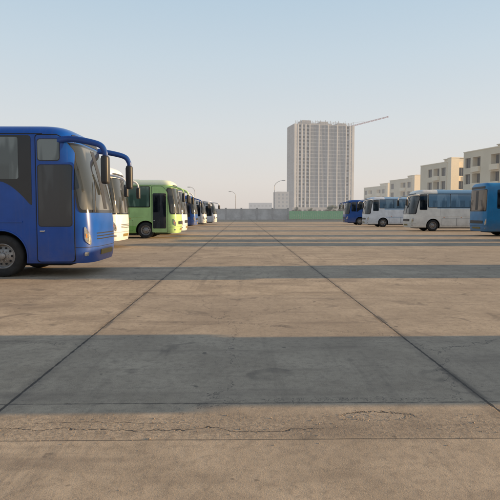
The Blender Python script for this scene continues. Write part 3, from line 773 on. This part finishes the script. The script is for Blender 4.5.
def crane():
    Y = 482.0; X = (346-VX)/F*Y; Z = CH+(HZ-128.5)/F*Y; X2 = (387-VX)/F*Y; Z2 = CH+(HZ-118)/F*Y
    root = empty('tower_crane', (X, Y, 0), label='red tower crane with raised jib behind the tower', category='crane')
    red = simple('crane_red', (0.45, 0.09, 0.07), 0.6, haze=0.32)
    def lattice(a, b, s, n, name):
        a, b = Vector(a), Vector(b); d = (b-a).normalized(); p = d.cross(Vector((0, 1, 0))).normalized(); q = Vector((0, 1, 0))
        cs = [p*s+q*s, p*s-q*s, -p*s-q*s, -p*s+q*s]; A = MB()
        for c in cs: A.tube([a+c, b+c], 0.13, 5)
        for i in range(n):
            u = a+(b-a)*i/n; v = a+(b-a)*(i+1)/n
            for k in range(4): A.tube([u+cs[k], v+cs[(k+1) % 4]], 0.07, 4)
        return A.obj(name, [red], root)
    lattice((0, 0, 0), (0, 0, Z), 0.8, 36, 'mast')
    lattice((0, 0, Z), (X2-X, 0, Z2), 0.40, 18, 'jib')
    lattice((0, 0, Z), (-8, 0, Z+0.6), 0.5, 4, 'counter_jib')
    A = MB(); A.tube([(0, 0, Z), (-1.5, 0, Z+3)], 0.2, 5); A.tube([(-1.5, 0, Z+3), (X2-X-22, 0, Z2-4.2)], 0.06, 4); A.tube([(-1.5, 0, Z+3), (-7.5, 0, Z+1.2)], 0.06, 4); A.obj('apex', [red], root)
    A = MB(); A.box(-8.5, -6.3, -1, 1, Z-1.6, Z+0.1, 0); A.obj('counterweight', [simple('ballast', (0.3, 0.3, 0.3), 0.9, haze=0.4)], root)
crane()

# ------------------------------------------------------------------ trees
def leaf_mat(haze):
    m, t, b = new_mat('foliage')
    co = coords(t); n = t.noise(co, 0.9, 3, 0.6); n2 = t.noise(co, 6, 2, 0.6)
    c = t.mix(t.rng(n, 0.35, 0.65), (0.035, 0.055, 0.022), (0.085, 0.115, 0.04)); c = t.mix(t.rng(n2, 0.4, 0.7), c, (0.06, 0.08, 0.03))
    t.l.new(c, b.inputs['Base Color']); b.inputs['Roughness'].default_value = 0.7
    e = t.n.new('ShaderNodeEmission'); e.inputs[0].default_value = (*HAZE, 1)  # leaves get the same painted haze glow
    mx = t.n.new('ShaderNodeMixShader'); mx.inputs[0].default_value = haze
    t.l.new(b.outputs[0], mx.inputs[1]); t.l.new(e.outputs[0], mx.inputs[2]); t.l.new(mx.outputs[0], t.n['Material Output'].inputs[0])
    return m
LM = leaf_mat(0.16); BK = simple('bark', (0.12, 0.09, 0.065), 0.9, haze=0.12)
def tree_meshes(seed):
    rn = random.Random(seed); T = MB()
    T.tube([(0, 0, 0), (0.05, 0, 1.2), (0, 0.08, 2.4), (0.1, 0, 3.6)], [0.16, 0.12, 0.1, 0.06], 8)
    cl = []
    for k in range(9):
        a = rn.uniform(0, 6.28); z0 = rn.uniform(1.7, 3.4); r = rn.uniform(0.8, 1.9); z1 = z0+rn.uniform(0.6, 1.6)
        p = (r*math.cos(a), r*math.sin(a), z1); T.tube([(0.05, 0, z0), (p[0]*0.5, p[1]*0.5, (z0+z1)/2+0.15), p], [0.06, 0.04, 0.015], 5); cl.append(p)
    cl += [(0, 0, 4.6), (0.3, -0.4, 5.1)]
    Lf = MB()
    for c in cl:
        rc = rn.uniform(0.55, 1.05)
        for q in range(150):
            v = Vector((rn.gauss(0, 1), rn.gauss(0, 1), rn.gauss(0, 0.75))); v.normalize(); v *= rc*rn.random()**0.45
            p = Vector(c)+v; s = rn.uniform(0.07, 0.16)
            u = Vector((rn.gauss(0, 1), rn.gauss(0, 1), rn.gauss(0, 1))).normalized(); w = u.cross(Vector((rn.gauss(0, 1), rn.gauss(0, 1), 0.3))).normalized()
            b0 = len(Lf.v); Lf.v += [tuple(p-u*s), tuple(p+w*s*0.6), tuple(p+u*s), tuple(p-w*s*0.6)]; Lf.f.append([b0, b0+1, b0+2, b0+3]); Lf.mi.append(0)
    a = T.obj('trunk', [BK], smooth=50); b = Lf.obj('crown', [LM]); r = (a.data, b.data)
    bpy.data.objects.remove(a); bpy.data.objects.remove(b); return r
TM = [tree_meshes(s) for s in (1, 2, 3)]
def tree(x, y, s, i):
    root = empty('tree', (x, y, 0), i*1.3, label='small leafy street tree beyond the yard wall', category='tree', group='street trees beyond the yard')
    root.scale = (s, s, s)
    for nm, me in zip(('trunk', 'crown'), TM[i % 3]):
        o = bpy.data.objects.new(nm, me); COL.objects.link(o); o.parent = root
for i, (x, y, s) in enumerate([(15, 147, .62), (19.5, 150, .58), (24, 146, .66), (29, 152, .8), (34, 150, .9), (38, 146, .85), (43, 140, .9), (-24, 149, .7), (-33, 147, .8), (45.5, 124, 1.0), (46, 104, .95), (27, 158, .75)]):
    tree(x, y, s, i)

# ------------------------------------------------------------------ sky, sun, camera
w = bpy.data.worlds.new('World'); scene.world = w; w.use_nodes = True
t = NT(w.node_tree); bg = t.n['Background']
sky = t.n.new('ShaderNodeTexSky'); sky.sky_type = 'NISHITA'; sky.sun_disc = False
saz = math.atan2(1.0, SUN_AZ_Y)
sky.sun_elevation = math.radians(SUN_EL); sky.sun_rotation = saz
sky.air_density = 1.0; sky.dust_density = 2.0; sky.ozone_density = 1.5
tc = t.n.new('ShaderNodeTexCoord'); X, Y, Z = t.xyz(tc.outputs['Generated'])
rp = t.n.new('ShaderNodeValToRGB'); t.l.new(Z, rp.inputs[0])
els = rp.color_ramp.elements
stops = [(0.0, (0.73, 0.665, 0.62)), (0.06, (0.76, 0.715, 0.685)), (0.16, (0.71, 0.735, 0.75)), (0.28, (0.60, 0.695, 0.765)), (0.42, (0.46, 0.61, 0.74)), (0.7, (0.31, 0.40, 0.55)), (1.0, (0.23, 0.29, 0.45))]
els[0].position = 0; els[0].color = (*stops[0][1], 1); els[1].position = 1; els[1].color = (*stops[-1][1], 1)
for p, c in stops[1:-1]:
    e = els.new(p); e.color = (*c, 1)
sc = t.n.new('ShaderNodeVectorMath'); sc.operation = 'SCALE'; t.l.new(rp.outputs[0], sc.inputs[0]); sc.inputs['Scale'].default_value = 11.4
t.l.new(t.mix(0.80, sky.outputs[0], sc.outputs[0]), bg.inputs[0]); bg.inputs[1].default_value = 0.1

sl = bpy.data.lights.new('sun', 'SUN'); sl.energy = 8.6; sl.angle = math.radians(0.35); sl.color = (1.0, 0.68, 0.35)
so = bpy.data.objects.new('sun', sl); COL.objects.link(so)
el = math.radians(SUN_EL); dirv = Vector((math.cos(el)*math.sin(saz), math.cos(el)*math.cos(saz), math.sin(el)))
so.rotation_euler = dirv.to_track_quat('Z', 'Y').to_euler(); so.location = (60, 0, 30)

cam = bpy.data.cameras.new('camera'); co_ = bpy.data.objects.new('camera', cam); COL.objects.link(co_)
cam.sensor_width = 36; cam.lens = 36*F/500; cam.clip_end = 10000; cam.clip_start = 0.05
co_.location = (0, 0, CH)
co_.rotation_euler = (math.radians(90)-math.atan((250-HZ)/F), 0, -math.atan((250-VX)/F))
scene.camera = co_
scene.view_settings.view_transform = 'Standard'; scene.view_settings.look = 'None'; scene.view_settings.exposure = 0; scene.view_settings.gamma = 1
